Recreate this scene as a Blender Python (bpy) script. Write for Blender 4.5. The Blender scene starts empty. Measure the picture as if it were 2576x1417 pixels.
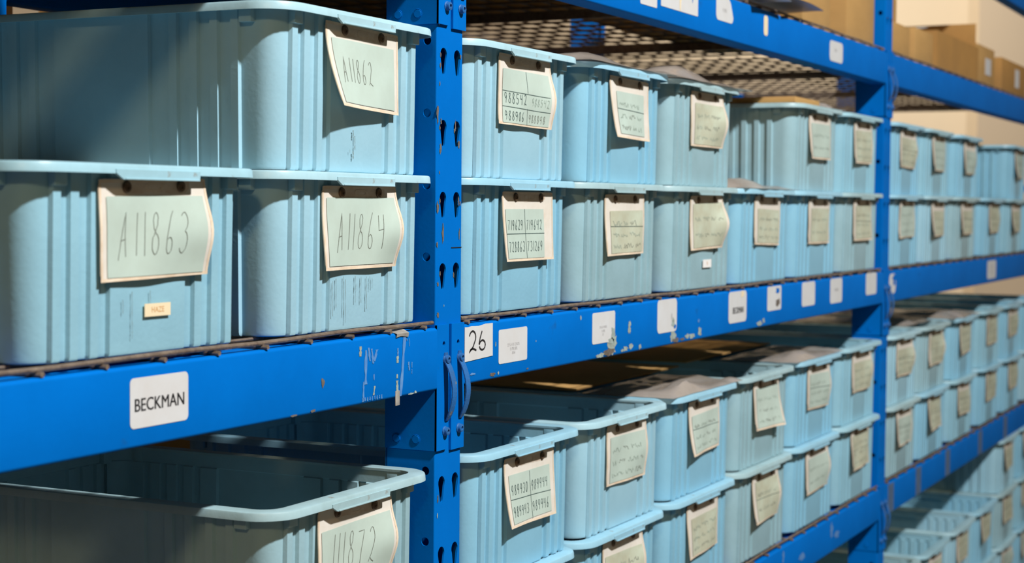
import bpy, bmesh, math, random
from mathutils import Vector, Matrix, noise
S = bpy.context.scene
C = S.collection
R = random.Random(7)
PI = math.pi

# ------------------------------------------------------------------ camera
FPX, YAW, PIT, ROL = 4219.18, math.radians(63.42733), math.radians(2.551258), math.radians(0.401892)
CP = Vector((-2.10570, -1.15446, 0.17212))
fw = Vector((math.sin(YAW)*math.cos(PIT), math.cos(YAW)*math.cos(PIT), -math.sin(PIT)))
rt = Vector((math.cos(YAW), -math.sin(YAW), 0)); up = rt.cross(fw)
r2 = rt*math.cos(ROL)+up*math.sin(ROL); u2 = -rt*math.sin(ROL)+up*math.cos(ROL)
cam = bpy.data.cameras.new('camera'); co = bpy.data.objects.new('camera', cam); C.objects.link(co)
M = Matrix((r2, u2, -fw)).transposed().to_4x4(); M.translation = CP
co.matrix_world = M
cam.sensor_width = 36; cam.lens = 36*FPX/2576
cam.clip_start = .05
cam.dof.use_dof = True; cam.dof.focus_distance = 2.34; cam.dof.aperture_fstop = 6.0
S.camera = co
# ------------------------------------------------------------------ world, lights, exposure
S.view_settings.view_transform = 'Standard'; S.view_settings.look = 'None'
S.view_settings.exposure = 0; S.view_settings.gamma = 1
W = bpy.data.worlds.new('world'); S.world = W; W.use_nodes = True
W.node_tree.nodes['Background'].inputs[0].default_value = (1.0, .74, .36, 1)
W.node_tree.nodes['Background'].inputs[1].default_value = .075
def area_light(name, loc, target, size, power, col, spread=PI):
    l = bpy.data.lights.new(name, 'AREA'); l.shape = 'DISK'; l.size = size; l.energy = power; l.color = col; l.spread = spread
    o = bpy.data.objects.new(name, l); C.objects.link(o); o.location = loc
    o.rotation_euler = (Vector(target)-Vector(loc)).to_track_quat('-Z', 'Y').to_euler(); return o
area_light('aisle_lamp', (-.80, -3.75, 4.35), (.6, 0, 0), .26, 570, (1, .99, .985))
area_light('left_warm_fill', (-5.2, -2.4, 2.9), (0, .2, 0), .5, 58, (1, .66, .34))  # added warm fill for the left-facing bin sides, no actual fixture there
area_light('end_wall_lamp', (8.6, 3.4, 4.4), (11.8, 2.6, 1.2), 1.4, 80, (1, .92, .80), math.radians(110))
area_light('rear_aisle_lamp', (3.0, 6.2, 4.1), (1.6, .4, -.2), .3, 190, (1, .82, .58))

# ------------------------------------------------------------------ materials
def mat(name, col, rough=.5, spec=.5, metal=0.0, var=.0, vscale=8.0, var2=None, bump=0.0, bscale=60, stretch=(1, 1, 1), alpha=1.0, trans=0.0, coat=0.0):
    m = bpy.data.materials.new(name); m.use_nodes = True; nt = m.node_tree; N = nt.nodes; L = nt.links
    b = N['Principled BSDF']; b.inputs['Base Color'].default_value = (*col, 1); b.inputs['Roughness'].default_value = rough
    b.inputs['Specular IOR Level'].default_value = spec; b.inputs['Metallic'].default_value = metal
    b.inputs['Alpha'].default_value = alpha; b.inputs['Transmission Weight'].default_value = trans
    tc = N.new('ShaderNodeTexCoord'); mp = N.new('ShaderNodeMapping'); mp.inputs['Scale'].default_value = stretch
    L.new(tc.outputs['Object'], mp.inputs['Vector'])
    if var > 0:
        n = N.new('ShaderNodeTexNoise'); n.inputs['Scale'].default_value = vscale; n.inputs['Detail'].default_value = 6; n.inputs['Roughness'].default_value = .65
        L.new(mp.outputs[0], n.inputs['Vector'])
        rp = N.new('ShaderNodeValToRGB'); rp.color_ramp.elements[0].position = .32; rp.color_ramp.elements[1].position = .68
        c2 = var2 if var2 else tuple(c*(1-var) for c in col)
        rp.color_ramp.elements[0].color = (*c2, 1); rp.color_ramp.elements[1].color = (*col, 1)
        L.new(n.outputs['Fac'], rp.inputs['Fac']); L.new(rp.outputs['Color'], b.inputs['Base Color'])
    if bump > 0:
        n2 = N.new('ShaderNodeTexNoise'); n2.inputs['Scale'].default_value = bscale; n2.inputs['Detail'].default_value = 4
        L.new(mp.outputs[0], n2.inputs['Vector'])
        bp = N.new('ShaderNodeBump'); bp.inputs['Strength'].default_value = bump; bp.inputs['Distance'].default_value = .004
        L.new(n2.outputs['Fac'], bp.inputs['Height']); L.new(bp.outputs['Normal'], b.inputs['Normal'])
    return m
def add_spots(m, col, scale, thr, width=.03, stretch=(1, 1, 1)):
    """irregular patches (stains, chips) of another colour over whatever feeds the base colour"""
    nt = m.node_tree; N = nt.nodes; L = nt.links; b = N['Principled BSDF']
    tc = N.new('ShaderNodeTexCoord'); mp = N.new('ShaderNodeMapping'); mp.inputs['Scale'].default_value = stretch
    L.new(tc.outputs['Object'], mp.inputs['Vector'])
    n = N.new('ShaderNodeTexNoise'); n.inputs['Scale'].default_value = scale; n.inputs['Detail'].default_value = 8; n.inputs['Roughness'].default_value = .6
    L.new(mp.outputs[0], n.inputs['Vector'])
    mr = N.new('ShaderNodeMapRange'); mr.inputs['From Min'].default_value = thr; mr.inputs['From Max'].default_value = thr+width
    L.new(n.outputs['Fac'], mr.inputs['Value'])
    mx = N.new('ShaderNodeMix'); mx.data_type = 'RGBA'; L.new(mr.outputs[0], mx.inputs['Factor'])
    inp = b.inputs['Base Color']
    if inp.links: L.new(inp.links[0].from_socket, mx.inputs['A'])
    else: mx.inputs['A'].default_value = inp.default_value
    mx.inputs['B'].default_value = (*col, 1)
    L.new(mx.outputs['Result'], inp)
    return m
BIN = []
for i, (c, c2) in enumerate([((.355, .60, .715), (.31, .54, .65)), ((.27, .555, .72), (.24, .50, .65)), ((.335, .53, .60), (.28, .45, .50)), ((.30, .56, .68), (.26, .49, .60))]):
    m = mat('bin_plastic_%d' % i, c, .42, .35, var=.1, vscale=9, var2=c2, bump=.06, bscale=160)
    add_spots(m, tuple(x*.80 for x in c), 22, .62, .12, (1, 1, .35))
    add_spots(m, (.22, .20, .16), 60, .735, .03)
    BIN.append(m)
RIMM = []
for i, (c, c2) in enumerate([((.40, .63, .72), (.33, .52, .58)), ((.31, .58, .73), (.27, .50, .62)), ((.37, .55, .60), (.30, .44, .46)), ((.34, .58, .68), (.29, .49, .56))]):
    RIMM.append(add_spots(mat('rim_plastic_%d' % i, c, .38, .4, var=.1, vscale=14, var2=c2, bump=.05, bscale=140), (.25, .22, .17), 45, .66, .10))
BLUE = mat('blue_paint', (.0, .145, .54), .6, .03, var=.1, vscale=5, var2=(.0, .125, .47), bump=.035, bscale=160)
add_spots(BLUE, (.006, .10, .34), 16, .66, .08)
add_spots(BLUE, (.20, .17, .13), 30, .742, .01)
BLUE2 = mat('worn_blue_paint', (.015, .14, .42), .45, .3, var=.3, vscale=40, var2=(.03, .11, .28), bump=.2, bscale=300)
add_spots(BLUE2, (.22, .18, .13), 60, .66, .02)
CHIP = mat('chipped_primer', (.36, .46, .43), .8, .1, var=.5, vscale=120, var2=(.24, .26, .23))
RUST = mat('bare_rusty_metal', (.17, .155, .14), .7, .3, var=.5, vscale=160, var2=(.10, .075, .055))
TAPE = mat('old_tape_residue', (.13, .29, .56), .3, .4, var=.3, vscale=60, var2=(.06, .21, .54))
WIRE = mat('rusted_deck_wire', (.20, .155, .115), .5, .5, var=.5, vscale=60, var2=(.10, .07, .05), bump=.3, bscale=200)
POUCH = mat('stained_pouch_vinyl', (.72, .69, .63), .45, .2, var=.25, vscale=22, var2=(.66, .61, .52), bump=.1, bscale=60)
add_spots(POUCH, (.55, .42, .29), 18, .62, .14, (1, 1, 1))
SEAM = mat('yellowed_seam', (.78, .68, .54), .5, .2, var=.4, vscale=45, var2=(.66, .52, .37))
TOPST = mat('brown_rust_stain', (.50, .38, .27), .5, .2, var=.4, vscale=30, var2=(.72, .64, .54))
RIV = mat('rusty_rivet', (.17, .11, .06), .45, .5, metal=.3, var=.6, vscale=200, var2=(.07, .045, .03))
PAPER = mat('green_card', (.465, .575, .515), .6, .1, var=.12, vscale=20, var2=(.43, .52, .46))
PAPER2 = mat('faded_card', (.52, .58, .46), .6, .2, var=.25, vscale=18, var2=(.45, .45, .33))
add_spots(PAPER2, (.40, .36, .26), 16, .62, .15)
add_spots(PAPER, (.48, .48, .36), 20, .68, .12)
PENCIL = mat('pencil_line', (.19, .21, .18), .7, .1)
INK = mat('marker_ink', (.05, .09, .09), .6, .2)
INKF = mat('faded_ink', (.30, .38, .33), .6, .1)
BLACK = mat('black_print', (.02, .02, .022), .6, .2)
GREYP = mat('grey_print', (.42, .42, .42), .6, .2)
WHITE = mat('white_sticker_paper', (.60, .62, .63), .6, .1, var=.06, vscale=20, var2=(.57, .57, .56))
add_spots(WHITE, (.60, .58, .50), 40, .70, .08)
CREAMT = mat('small_cream_label', (.78, .66, .44), .55, .3)
ORANGE = mat('orange_print', (.62, .33, .12), .6, .2)
CARD = mat('cardboard', (.52, .31, .115), .8, .1, var=.14, vscale=6, var2=(.45, .27, .10), stretch=(1, 1, 3), bump=.05)
CARD2 = mat('darker_cardboard', (.44, .24, .075), .8, .1, var=.14, vscale=6, var2=(.36, .20, .07))
TAPEB = mat('carton_tape', (.50, .36, .20), .3, .5)
FILM = mat('grimy_plastic_film', (.52, .47, .42), .14, .8, var=.3, vscale=10, var2=(.40, .35, .30), alpha=.62)
GREYB = mat('grey_poly_bag', (.40, .44, .47), .35, .5, var=.2, vscale=10)
PWHITE = mat('white_printed_sheet', (.82, .82, .80), .5, .3)
STAIN = mat('dirt_run', (.16, .22, .22), .7, .1)
WALL = mat('cream_wall_paint', (.82, .70, .53), .85, .1, var=.05, vscale=1.2)
WALLD = mat('cream_wall_darker', (.62, .52, .40), .85, .1)
CEIL = mat('ceiling_paint', (.35, .32, .28), .9, .1)
FLOOR = mat('concrete_floor', (.16, .145, .125), .7, .3, var=.3, vscale=3)

# ------------------------------------------------------------------ mesh building
class MB:
    def __init__(s): s.v = []; s.f = []; s.m = []; s.mats = []; s.sm = []
    def mi(s, m):
        if m not in s.mats: s.mats.append(m)
        return s.mats.index(m)
    def add(s, vs, fs, m, smooth=False):
        o = len(s.v); s.v += [tuple(v) for v in vs]; k = s.mi(m)
        for f in fs: s.f.append([i+o for i in f]); s.m.append(k); s.sm.append(smooth)
    def box(s, a, b, m, bev=0.0):
        x0, y0, z0 = a; x1, y1, z1 = b
        if bev <= 0:
            s.add([(x0,y0,z0),(x1,y0,z0),(x1,y1,z0),(x0,y1,z0),(x0,y0,z1),(x1,y0,z1),(x1,y1,z1),(x0,y1,z1)],
                  [(3,2,1,0),(4,5,6,7),(0,1,5,4),(1,2,6,5),(2,3,7,6),(3,0,4,7)], m)
        else:
            bm = bmesh.new(); bmesh.ops.create_cube(bm, size=1)
            for v in bm.verts: v.co = Vector(((x0+x1)/2+v.co.x*(x1-x0), (y0+y1)/2+v.co.y*(y1-y0), (z0+z1)/2+v.co.z*(z1-z0)))
            bmesh.ops.bevel(bm, geom=bm.edges[:], offset=bev, segments=2, affect='EDGES', profile=.6)
            bm.verts.index_update(); s.add([v.co[:] for v in bm.verts], [[v.index for v in f.verts] for f in bm.faces], m, True); bm.free()
    def loft(s, rings, m, closed=True, smooth=True, cap0=False, cap1=False, loop=False):
        n = len(rings[0]); vs = [p for r in rings for p in r]; fs = []
        k = len(rings)
        for i in range(k if loop else k-1):
            a = i*n; b = ((i+1) % k)*n
            for j in range(n if closed else n-1):
                j2 = (j+1) % n; fs.append((a+j, a+j2, b+j2, b+j))
        if cap0: fs.append(tuple(range(n))[::-1])
        if cap1: fs.append(tuple((k-1)*n+i for i in range(n)))
        s.add(vs, fs, m, smooth)
    def tube(s, pts, r, m, n=8, cap=True):
        rings = []; P = [Vector(p) for p in pts]
        for i, p in enumerate(P):
            d = (P[min(i+1, len(P)-1)]-P[max(i-1, 0)]).normalized()
            a = d.cross(Vector((0, 0, 1)) if abs(d.z) < .9 else Vector((1, 0, 0))).normalized(); b = d.cross(a)
            rr = r[i] if isinstance(r, (list, tuple)) else r
            rings.append([tuple(p+(a*math.cos(2*PI*k/n)+b*math.sin(2*PI*k/n))*rr) for k in range(n)])
        s.loft(rings, m, cap0=cap, cap1=cap)
    def cyl(s, c, ax, r, h, m, n=16, r1=None):
        c = Vector(c); ax = Vector(ax).normalized(); s.tube([c, c+ax*h], [r, r if r1 is None else r1], m, n)
    def build(s, name, parent=None, loc=None, auto=True):
        me = bpy.data.meshes.new(name); me.from_pydata(s.v, [], s.f)
        for m in s.mats: me.materials.append(m)
        me.polygons.foreach_set('material_index', s.m); me.polygons.foreach_set('use_smooth', s.sm)
        me.update()
        if auto and any(s.sm):
            try: me.set_sharp_from_angle(angle=math.radians(35))
            except Exception: pass
        o = bpy.data.objects.new(name, me); C.objects.link(o)
        if parent: o.parent = parent
        if loc: o.location = loc
        return o
def empty(name, label, cat, loc=(0, 0, 0), rz=0, group=None):
    o = bpy.data.objects.new(name, None); C.objects.link(o); o.location = loc; o.rotation_euler = (0, 0, rz)
    o.empty_display_size = .05
    tag(o, label, cat, group); return o
def tag(o, label, cat, group=None, kind=None):
    if label: o['label'] = label
    if cat: o['category'] = cat
    if group: o['group'] = group
    if kind: o['kind'] = kind
    return o
def inst(src, parent, name=None):
    o = src.copy(); C.objects.link(o); o.parent = parent; return o
def text_geo(body, size, bold=0.0):
    c = bpy.data.curves.new('txt', 'FONT'); c.body = body; c.size = size; c.align_x = 'CENTER'; c.align_y = 'CENTER'; c.offset = bold; c.resolution_u = 3
    o = bpy.data.objects.new('txt', c); C.objects.link(o); dg = bpy.context.evaluated_depsgraph_get()
    me = bpy.data.meshes.new_from_object(o.evaluated_get(dg))
    vs = [v.co[:] for v in me.vertices]; fs = [list(p.vertices) for p in me.polygons]
    bpy.data.objects.remove(o); bpy.data.meshes.remove(me); bpy.data.curves.remove(c)
    return vs, fs

# ------------------------------------------------------------------ setting
def struct(o): o['kind'] = 'structure'; return o
b = MB(); b.box((-5, -6.5, -1.55), (12.2, 7.2, -1.45), FLOOR); struct(b.build('floor'))
b = MB(); b.box((12, -6.5, -1.45), (12.2, 7.2, 6), WALL); struct(b.build('wall_end'))
b = MB(); b.box((-5, 7, -1.45), (12, 7.2, 6), WALL); struct(b.build('wall_back'))
b = MB(); b.box((-5, -.5, 6), (12.2, 7.2, 6.1), CEIL); struct(b.build('ceiling'))
b = MB(); b.box((11.6, .75, -1.45), (12, 1.55, 6), WALLD, .01); struct(b.build('trim_1'))

# ------------------------------------------------------------------ rack
PIT_H = .1016; BAY = 2.516; ZF = -1.45; ZT = 1.95; DEP = .95
BL = {-1: 2.516, 0: 2.516, 1: 2.90}   # post to post
H_BEAM = .0875
def zlev(bay, lev, x=0.0):
    """beam-top height of a shelf: the lower shelf of the middle bay runs slightly downhill to the near post"""
    base = {0: 0.0, 1: .603, -1: -.6025, -2: -1.31, 2: 1.03}[lev]
    if lev == -1:
        if bay == -1: return base-.014
        if bay == 0: return base-.013*(1-min(1, max(0, x/2.4)))
    return base
def keyhole(cx, cz):
    pts = []; R0 = .0095; r1 = .0042
    for k in range(11):
        a = math.radians(-35+250*k/10); pts.append((cx+R0*math.cos(a), cz+R0*math.sin(a)))
    zb = cz-.0285+r1
    for k in range(7):
        a = math.radians(180+180*k/6); pts.append((cx+r1*math.cos(a), zb+r1*math.sin(a)))
    return pts
def circ(cx, cz, r, n=14): return [(cx+r*math.cos(2*PI*k/n), cz+r*math.sin(2*PI*k/n)) for k in range(n)]
def perforated(outer, holes, fn, th, m, b, mh=None):
    """plate with real holes; fn maps (u, w, depth) to 3D"""
    bm = bmesh.new(); es = []; own = {}
    for li, lp in enumerate([outer]+holes):
        vs = [bm.verts.new((p[0], p[1], 0)) for p in lp]
        for v in vs: own[v] = li
        es += [bm.edges.new((vs[i], vs[(i+1) % len(vs)])) for i in range(len(vs))]
    bmesh.ops.triangle_fill(bm, use_beauty=True, use_dissolve=False, edges=es)
    inside = [f for f in bm.faces if len({own[v] for v in f.verts}) == 1 and own[f.verts[0]] > 0]
    bmesh.ops.delete(bm, geom=inside, context='FACES_ONLY')
    bm.verts.index_update(); V = [v.co[:] for v in bm.verts]; F = [[v.index for v in f.verts] for f in bm.faces]; bm.free()
    b.add([fn(p[0], p[1], 0) for p in V], F, m); b.add([fn(p[0], p[1], th) for p in V], [f[::-1] for f in F], m)
    for lp in [outer]+holes:
        n = len(lp); b.add([fn(p[0], p[1], 0) for p in lp]+[fn(p[0], p[1], th) for p in lp], [(i, (i+1) % n, (i+1) % n+n, i+n) for i in range(n)], mh or m)
def post_mesh(front=True):
    b = MB(); hw = .038; sg = 1 if front else -1; y0 = 0 if front else DEP
    n0 = math.ceil((ZF+.05-.3867)/PIT_H); holes = []; sh = []
    k = n0
    while True:
        z = .3867+k*PIT_H
        if z > ZT-.06: break
        holes += [keyhole(-.0185, z), keyhole(.0215, z)]; sh.append(circ(.0155, z+.0185, .0062)); k += 1
    perforated([(-hw+.002, ZF), (hw-.002, ZF), (hw-.002, ZT), (-hw+.002, ZT)], holes, lambda u, w, d: (u, y0+sg*d, w), .0025, BLUE, b)
    for sx in (-1, 1):
        perforated([(.002, ZF), (.080, ZF), (.080, ZT), (.002, ZT)], sh, lambda u, w, d: (sx*(hw-d), y0+sg*u, w), .0025, BLUE, b)
        # rounded outer corner
        rings = []
        for z in (ZF, ZT): rings.append([(sx*(hw-.002+.002*math.sin(a)), y0+sg*(.002-.002*math.cos(a)), z) for a in (0, PI/6, PI/3, PI/2)])
        b.loft(rings, BLUE, closed=False)
        b.box((min(sx*.012, sx*hw), y0+sg*.080-.0012, ZF), (max(sx*.012, sx*hw), y0+sg*.080+.0012, ZT), BLUE)
    return b
def chip_patch(b, cx, cz, w, h, m, y=-.0005, seed=0, n=14, fn=None):
    rr = random.Random(seed); pts = []
    for k in range(n):
        a = 2*PI*k/n; q = .55+.6*rr.random(); pts.append((cx+math.cos(a)*w/2*q, cz+math.sin(a)*h/2*q))
    fn = fn or (lambda u, w_: (u, y, w_))
    b.add([fn(*p) for p in pts], [list(range(n))], m)
src_front = None
posts = [(-1, 'left'), (0, 'near'), (1, 'far'), (2, 'end')]
front_me = rear_me = None
for i, (k, nm) in enumerate(posts):
    root = empty('upright_frame', {0: 'blue perforated steel upright nearest the camera, left of the 26 tag', 1: 'blue steel upright between the middle and far bays',
                 -1: 'blue steel upright left of the bin tagged A11863', 2: 'blue steel upright ending the far bay at right'}[k], 'rack upright', (k*BAY if k < 2 else BAY+BL[1], 0, 0), group='uprights of the blue rack')
    if front_me is None:
        front_me = post_mesh(True).build('front_post', root)
        q = post_mesh(False).build('rear_post', root); rear_me = q
        br = []
        for z in (-1.3, -.95, -.35, .25, 1.2, 1.6):
            b = MB(); b.box((-.015, .08, z), (.015, DEP-.08, z+.03), BLUE, .002); br.append(b.build('cross_brace', root))
    else:
        (inst(front_me, root) if k else None); inst(rear_me, root); [inst(q, root) for q in br]
    for y in (-.02, DEP-.10):
        b = MB(); b.box((-.06, y, ZF), (.06, y+.12, ZF+.006), BLUE, .001); b.build('foot_plate', root)
    if k == 0:
        # bare and rusty chips where bins have knocked the paint
        b = post_mesh(True); sd = 0
        for (x, z, w, h, mm) in [(-.036, .302, .007, .030, RUST), (-.0345, .17, .007, .020, RUST), (-.019, .135, .007, .030, RUST), (-.035, .118, .005, .012, RUST), (-.027, .253, .007, .015, RUST), (.027, .262, .006, .014, RUST),
                                 (-.026, .292, .005, .012, RUST), (.0165, .288, .0035, .02, RUST), (-.033, .062, .006, .008, RUST), (.027, .18, .004, .014, RUST), (-.030, -.245, .004, .014, RUST), (-.031, -.268, .003, .01, CHIP),
                                 (-.033, .43, .006, .01, CHIP), (.030, .132, .004, .018, RUST), (-.030, .345, .003, .008, RUST), (-.0325, .018, .008, .010, RUST), (-.015, .0305, .002, .004, CHIP), (-.03, .22, .003, .006, RUST)]:
            sd += 1; chip_patch(b, x, z, w, h, mm, -.0006, sd)
        for (x, z) in [(-.028, .385), (-.0285, .3705), (.0315, .387), (-.0295, .2835), (.0135, .28), (-.0285, .18), (.0315, .176), (.0135, .074), (-.027, .0765)]:
            sd += 1; chip_patch(b, x, z, .004, .009, RUST, -.0006, sd)
        b.box((.006, -.0007, .1125), (.0375, -.0002, .1135), BLACK)
        b.build('front_post', root)

# ---- stickers on beams
def rounded_sticker(b, x0, x1, z0, z1, y, m, r=.004, sk=0.0, torn=None):
    pts = []
    for (cx, cz, a0) in ((x1-r, z1-r, 0), (x0+r, z1-r, 90), (x0+r, z0+r, 180), (x1-r, z0+r, 270)):
        for k in range(5):
            a = math.radians(a0+90*k/4); pts.append((cx+r*math.cos(a), cz+r*math.sin(a)))
    if torn:
        pts = torn(pts)
    n = len(pts); P = [(p[0], p[1]+sk*(p[0]-x0)) for p in pts]
    b.add([(p[0], y, p[1]) for p in P]+[(p[0], y-.0004, p[1]) for p in P], [list(range(n, 2*n))[::-1]]+[(i, (i+1) % n, (i+1) % n+n, i+n) for i in range(n)], m)
def put_text(b, body, cx, cz, y, size, m, bold=0.0, sk=0.0, sx=1.0):
    vs, fs = text_geo(body, size, 0)
    for k, d in enumerate((-bold, bold) if bold > .00025 else (0,)): b.add([(cx+v[0]*sx+d, y-.0001*k, cz+v[1]+sk*v[0]) for v in vs], fs, m)
# ---- handwriting
def arc(cx, cy, rx, ry, a0, a1, n=10): return [(cx+rx*math.cos(math.radians(a0+(a1-a0)*k/n)), cy+ry*math.sin(math.radians(a0+(a1-a0)*k/n))) for k in range(n+1)]
GL = {'A': [[(0, -.08), (.22, .5), (.44, 1.02), (.50, .5), (.60, .0)], [(.12, .36), (.55, .40)]],
      '1': [[(.5, 1), (.52, 0)]],
      '8': [[(.62, .84)]+arc(.48, .77, .20, .21, 20, 170)+[(.34, .62), (.52, .48)]+arc(.47, .25, .26, .24, 60, -250)+[(.40, .50), (.60, .70), (.64, .84)]],
      '6': [[(.66, 1.02), (.48, .86), (.32, .60), (.22, .36)]+arc(.44, .20, .23, .20, 165, 490)],
      '2': [arc(.45, .72, .26, .26, 150, -30)+[(.42, .22), (.22, .02)]+[(.34, .14), (.55, .06), (.85, .0)]],
      '3': [arc(.42, .76, .28, .22, 140, -60)+arc(.44, .27, .32, .26, 80, -150)],
      '4': [[(.15, .95), (.14, .52), (.66, .55)], [(.68, .98), (.62, 0)]],
      '5': [[(.75, .98), (.28, .96), (.24, .58)]+arc(.42, .30, .30, .28, 90, -140)],
      '7': [[(.12, .92), (.75, .95), (.45, .4), (.38, 0)]],
      '9': [arc(.40, .72, .28, .26, 20, 380)+[(.66, .5), (.58, .2), (.52, 0)]],
      '0': [arc(.45, .5, .26, .48, 80, 440, 16)]}
def strokes_text(s, x0, y0, cw, h, slant=.0, adv=None, drift=0.0, jit=0.0, seed=1):
    out = []; rr = random.Random(seed); x = x0
    for ch in s:
        a = cw*(.55 if ch == '1' else 1.0)
        for st in GL.get(ch, []):
            dy = drift*(x-x0)
            out.append([(x+px*a*.9+slant*py*h, y0+py*h+dy) for px, py in ((p[0]+rr.uniform(-jit, jit), p[1]+rr.uniform(-jit, jit)) for p in st)])
        x += a*1.05
    return out
def ribbons(b, strokes, w, fn, m, off):
    for st in strokes:
        P = []
        for i in range(len(st)-1):
            a, c = st[i], st[i+1]; L = math.hypot(c[0]-a[0], c[1]-a[1]); k = max(1, int(L/.006))
            for j in range(k): P.append((a[0]+(c[0]-a[0])*j/k, a[1]+(c[1]-a[1])*j/k))
        P.append(st[-1]); Lf = []; Rt = []
        for i, p in enumerate(P):
            q0 = P[max(0, i-1)]; q1 = P[min(len(P)-1, i+1)]; dx, dy = q1[0]-q0[0], q1[1]-q0[1]; l = math.hypot(dx, dy) or 1
            nx, ny = -dy/l*w/2, dx/l*w/2
            Lf.append(fn(p[0]+nx, p[1]+ny, off)); Rt.append(fn(p[0]-nx, p[1]-ny, off))
        n = len(P); b.add(Lf+Rt, [(i, i+1, n+i+1, n+i) for i in range(n-1)], m)

# ---- beams
def rail_profile(h, d):   # (y, z) outline of the boxed rail with soft corners
    r = .004; pts = []
    for (cy, cz, a0) in ((d-r, -r, 0), (r, -r, 90), (r, -h+r, 180), (d-r, -h+r, 270)):
        for k in range(4):
            a = math.radians(a0+90*k/3); pts.append((cy+r*math.cos(a), cz+r*math.sin(a)))
    return pts
X0 = .0405; X1 = BAY-.0405
def rail_mesh():
    b = MB(); pr = rail_profile(H_BEAM, .045); rings = []
    n = 24
    for i in range(n+1):
        x = X0+(X1-X0)*i/n; rings.append([(x, y, z) for y, z in pr][::-1])
    b.loft(rings, BLUE, cap0=True, cap1=True); return b
def plate_mesh(side):   # end connector; side=+1: at the left end of a beam (right of a post)
    b = MB(); sx = side
    zt, zb = .004, -.178
    holes = [circ(sx*-.019, -.0225, .0036)]
    xa, xb = (0.0045-.0, .0405) # distance from post axis
    o = [(-.0405+.0, zb), (-.0065, zb), (-.0065, zt), (-.0405, zt)]
    if sx < 0: # right end of a beam: plate left of the next post axis
        o = [(-.0405, zb+.003), (-.012, zb+.003), (-.0065, zb+.010), (-.0065, zt), (-.0405, zt)]
        hol = [circ(-.0205, -.0235, .0038)]
        fnf = lambda u, w, d: (BAY+u, -.004+d, w)
        sxp = BAY-.0405
    else:
        o = [(.0020, zb), (.0405, zb), (.0405, zt), (.0020, zt)]
        hol = [circ(.022, -.0235, .0038)]
        fnf = lambda u, w, d: (u, -.004+d, w)
        sxp = .0405
    perforated(o, hol, fnf, .0034, BLUE, b)
    x0, x1 = (sxp, sxp+.0025) if sx > 0 else (sxp-.0025, sxp)
    x0, x1 = (.0382, .0405) if sx > 0 else (BAY-.0405, BAY-.0382)
    b.box((x0, -.0035, zb+.003), (x1, .081, zt), BLUE)
    # pressed rivets on the side web
    for y in (.030, .062):
        xx = .0405 if sx > 0 else BAY-.0405
        b.cyl((xx, y, -.160), (sx, 0, 0), .0062, .0012, BLUE, 18, .0055)
        b.tube([(xx+sx*.0004, y+.0068*math.cos(a*PI/9), -.160+.0068*math.sin(a*PI/9)) for a in range(19)], .0004, BLUE, 5)
    return b
def clip_mesh(side):
    b = MB(); cx = .025 if side > 0 else BAY-.0165; w = .0065; L = []; Rr = []
    n = 14
    for i in range(n+1):
        t = i/n; z = -.036-.098*t; y = -.0045-.013*math.sin(PI*min(1, max(0, (t-.12)/.88)))**.8 if t > .12 else -.0045
        ww = w*(1 if 1 < i < n-1 else (.9 if i in (1, n-1) else .55))
        L.append((cx-ww+.003*t, y, z)); Rr.append((cx+ww+.003*t, y, z))
    rings = [[L[i], Rr[i], (Rr[i][0], Rr[i][1]-.0018, Rr[i][2]), (L[i][0], L[i][1]-.0018, L[i][2])] for i in range(n+1)]
    b.loft(rings, BLUE2, smooth=False, cap0=True, cap1=True)
    return b
def bolt_mesh(x, z, r=.0062):
    b = MB(); n = 14
    prof = [(r*1.15, 0), (r*1.15, .0012), (r, .002), (r*.92, .0062), (r*.5, .0068), (r*.42, .0030)]
    rings = [[(x+q*math.cos(2*PI*k/n), -.004-d, z+q*math.sin(2*PI*k/n)) for k in range(n)] for q, d in prof]
    b.loft(rings, BLUE2, cap1=True); return b
SRC = {}
def make_beam(bay, lev, rear=False, label='', stickers=None, chips=None):
    x = bay*BAY; zl = zlev(bay, lev, 0); zr = zlev(bay, lev, 2.4)
    root = empty('shelf_beam', label, 'shelf beam', (x, DEP if rear else 0, zl), group='blue beams of the rack')
    if rear: root.rotation_euler = (0, math.atan2(zr-zl, 2.4), PI); root.location = (x+BL[bay], DEP, zr)
    else: root.rotation_euler = (0, -math.atan2(zr-zl, 2.4), 0)
    def part(key, fn, parent):
        if key in SRC: return inst(SRC[key], parent)
        o = fn().build(key[0], parent); SRC[key] = o; return o
    def shift(o): pass
    r = part(('rail',), lambda: rail_mesh_shift(), root)
    if bay == 1: r.scale.x = (BL[1]-.081)/(BAY-.081); r.location.x = .0405*(1-r.scale.x)
    for sd in (1, -1):
        p = part(('end_plate', sd), lambda: plate_mesh(sd), root)
        if sd < 0 and bay == 1: p.location.x = BL[1]-BAY
        if not rear:
            part(('locking_clip', sd), lambda: clip_mesh(sd), p)
            cx = .025 if sd > 0 else BAY-.0165
            part(('bolt', sd, 0), lambda: bolt_mesh(cx, -.0455), p)
            part(('bolt', sd, 1), lambda: bolt_mesh(cx-.001, -.1485), p)
    if stickers:
        for s in stickers: s(root)
    if chips: chips(root)
    return root
def rail_mesh_shift():
    b = rail_mesh(); b.v = [(v[0], v[1]-.004, v[2]) for v in b.v]; return b
YS = -.0042
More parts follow.
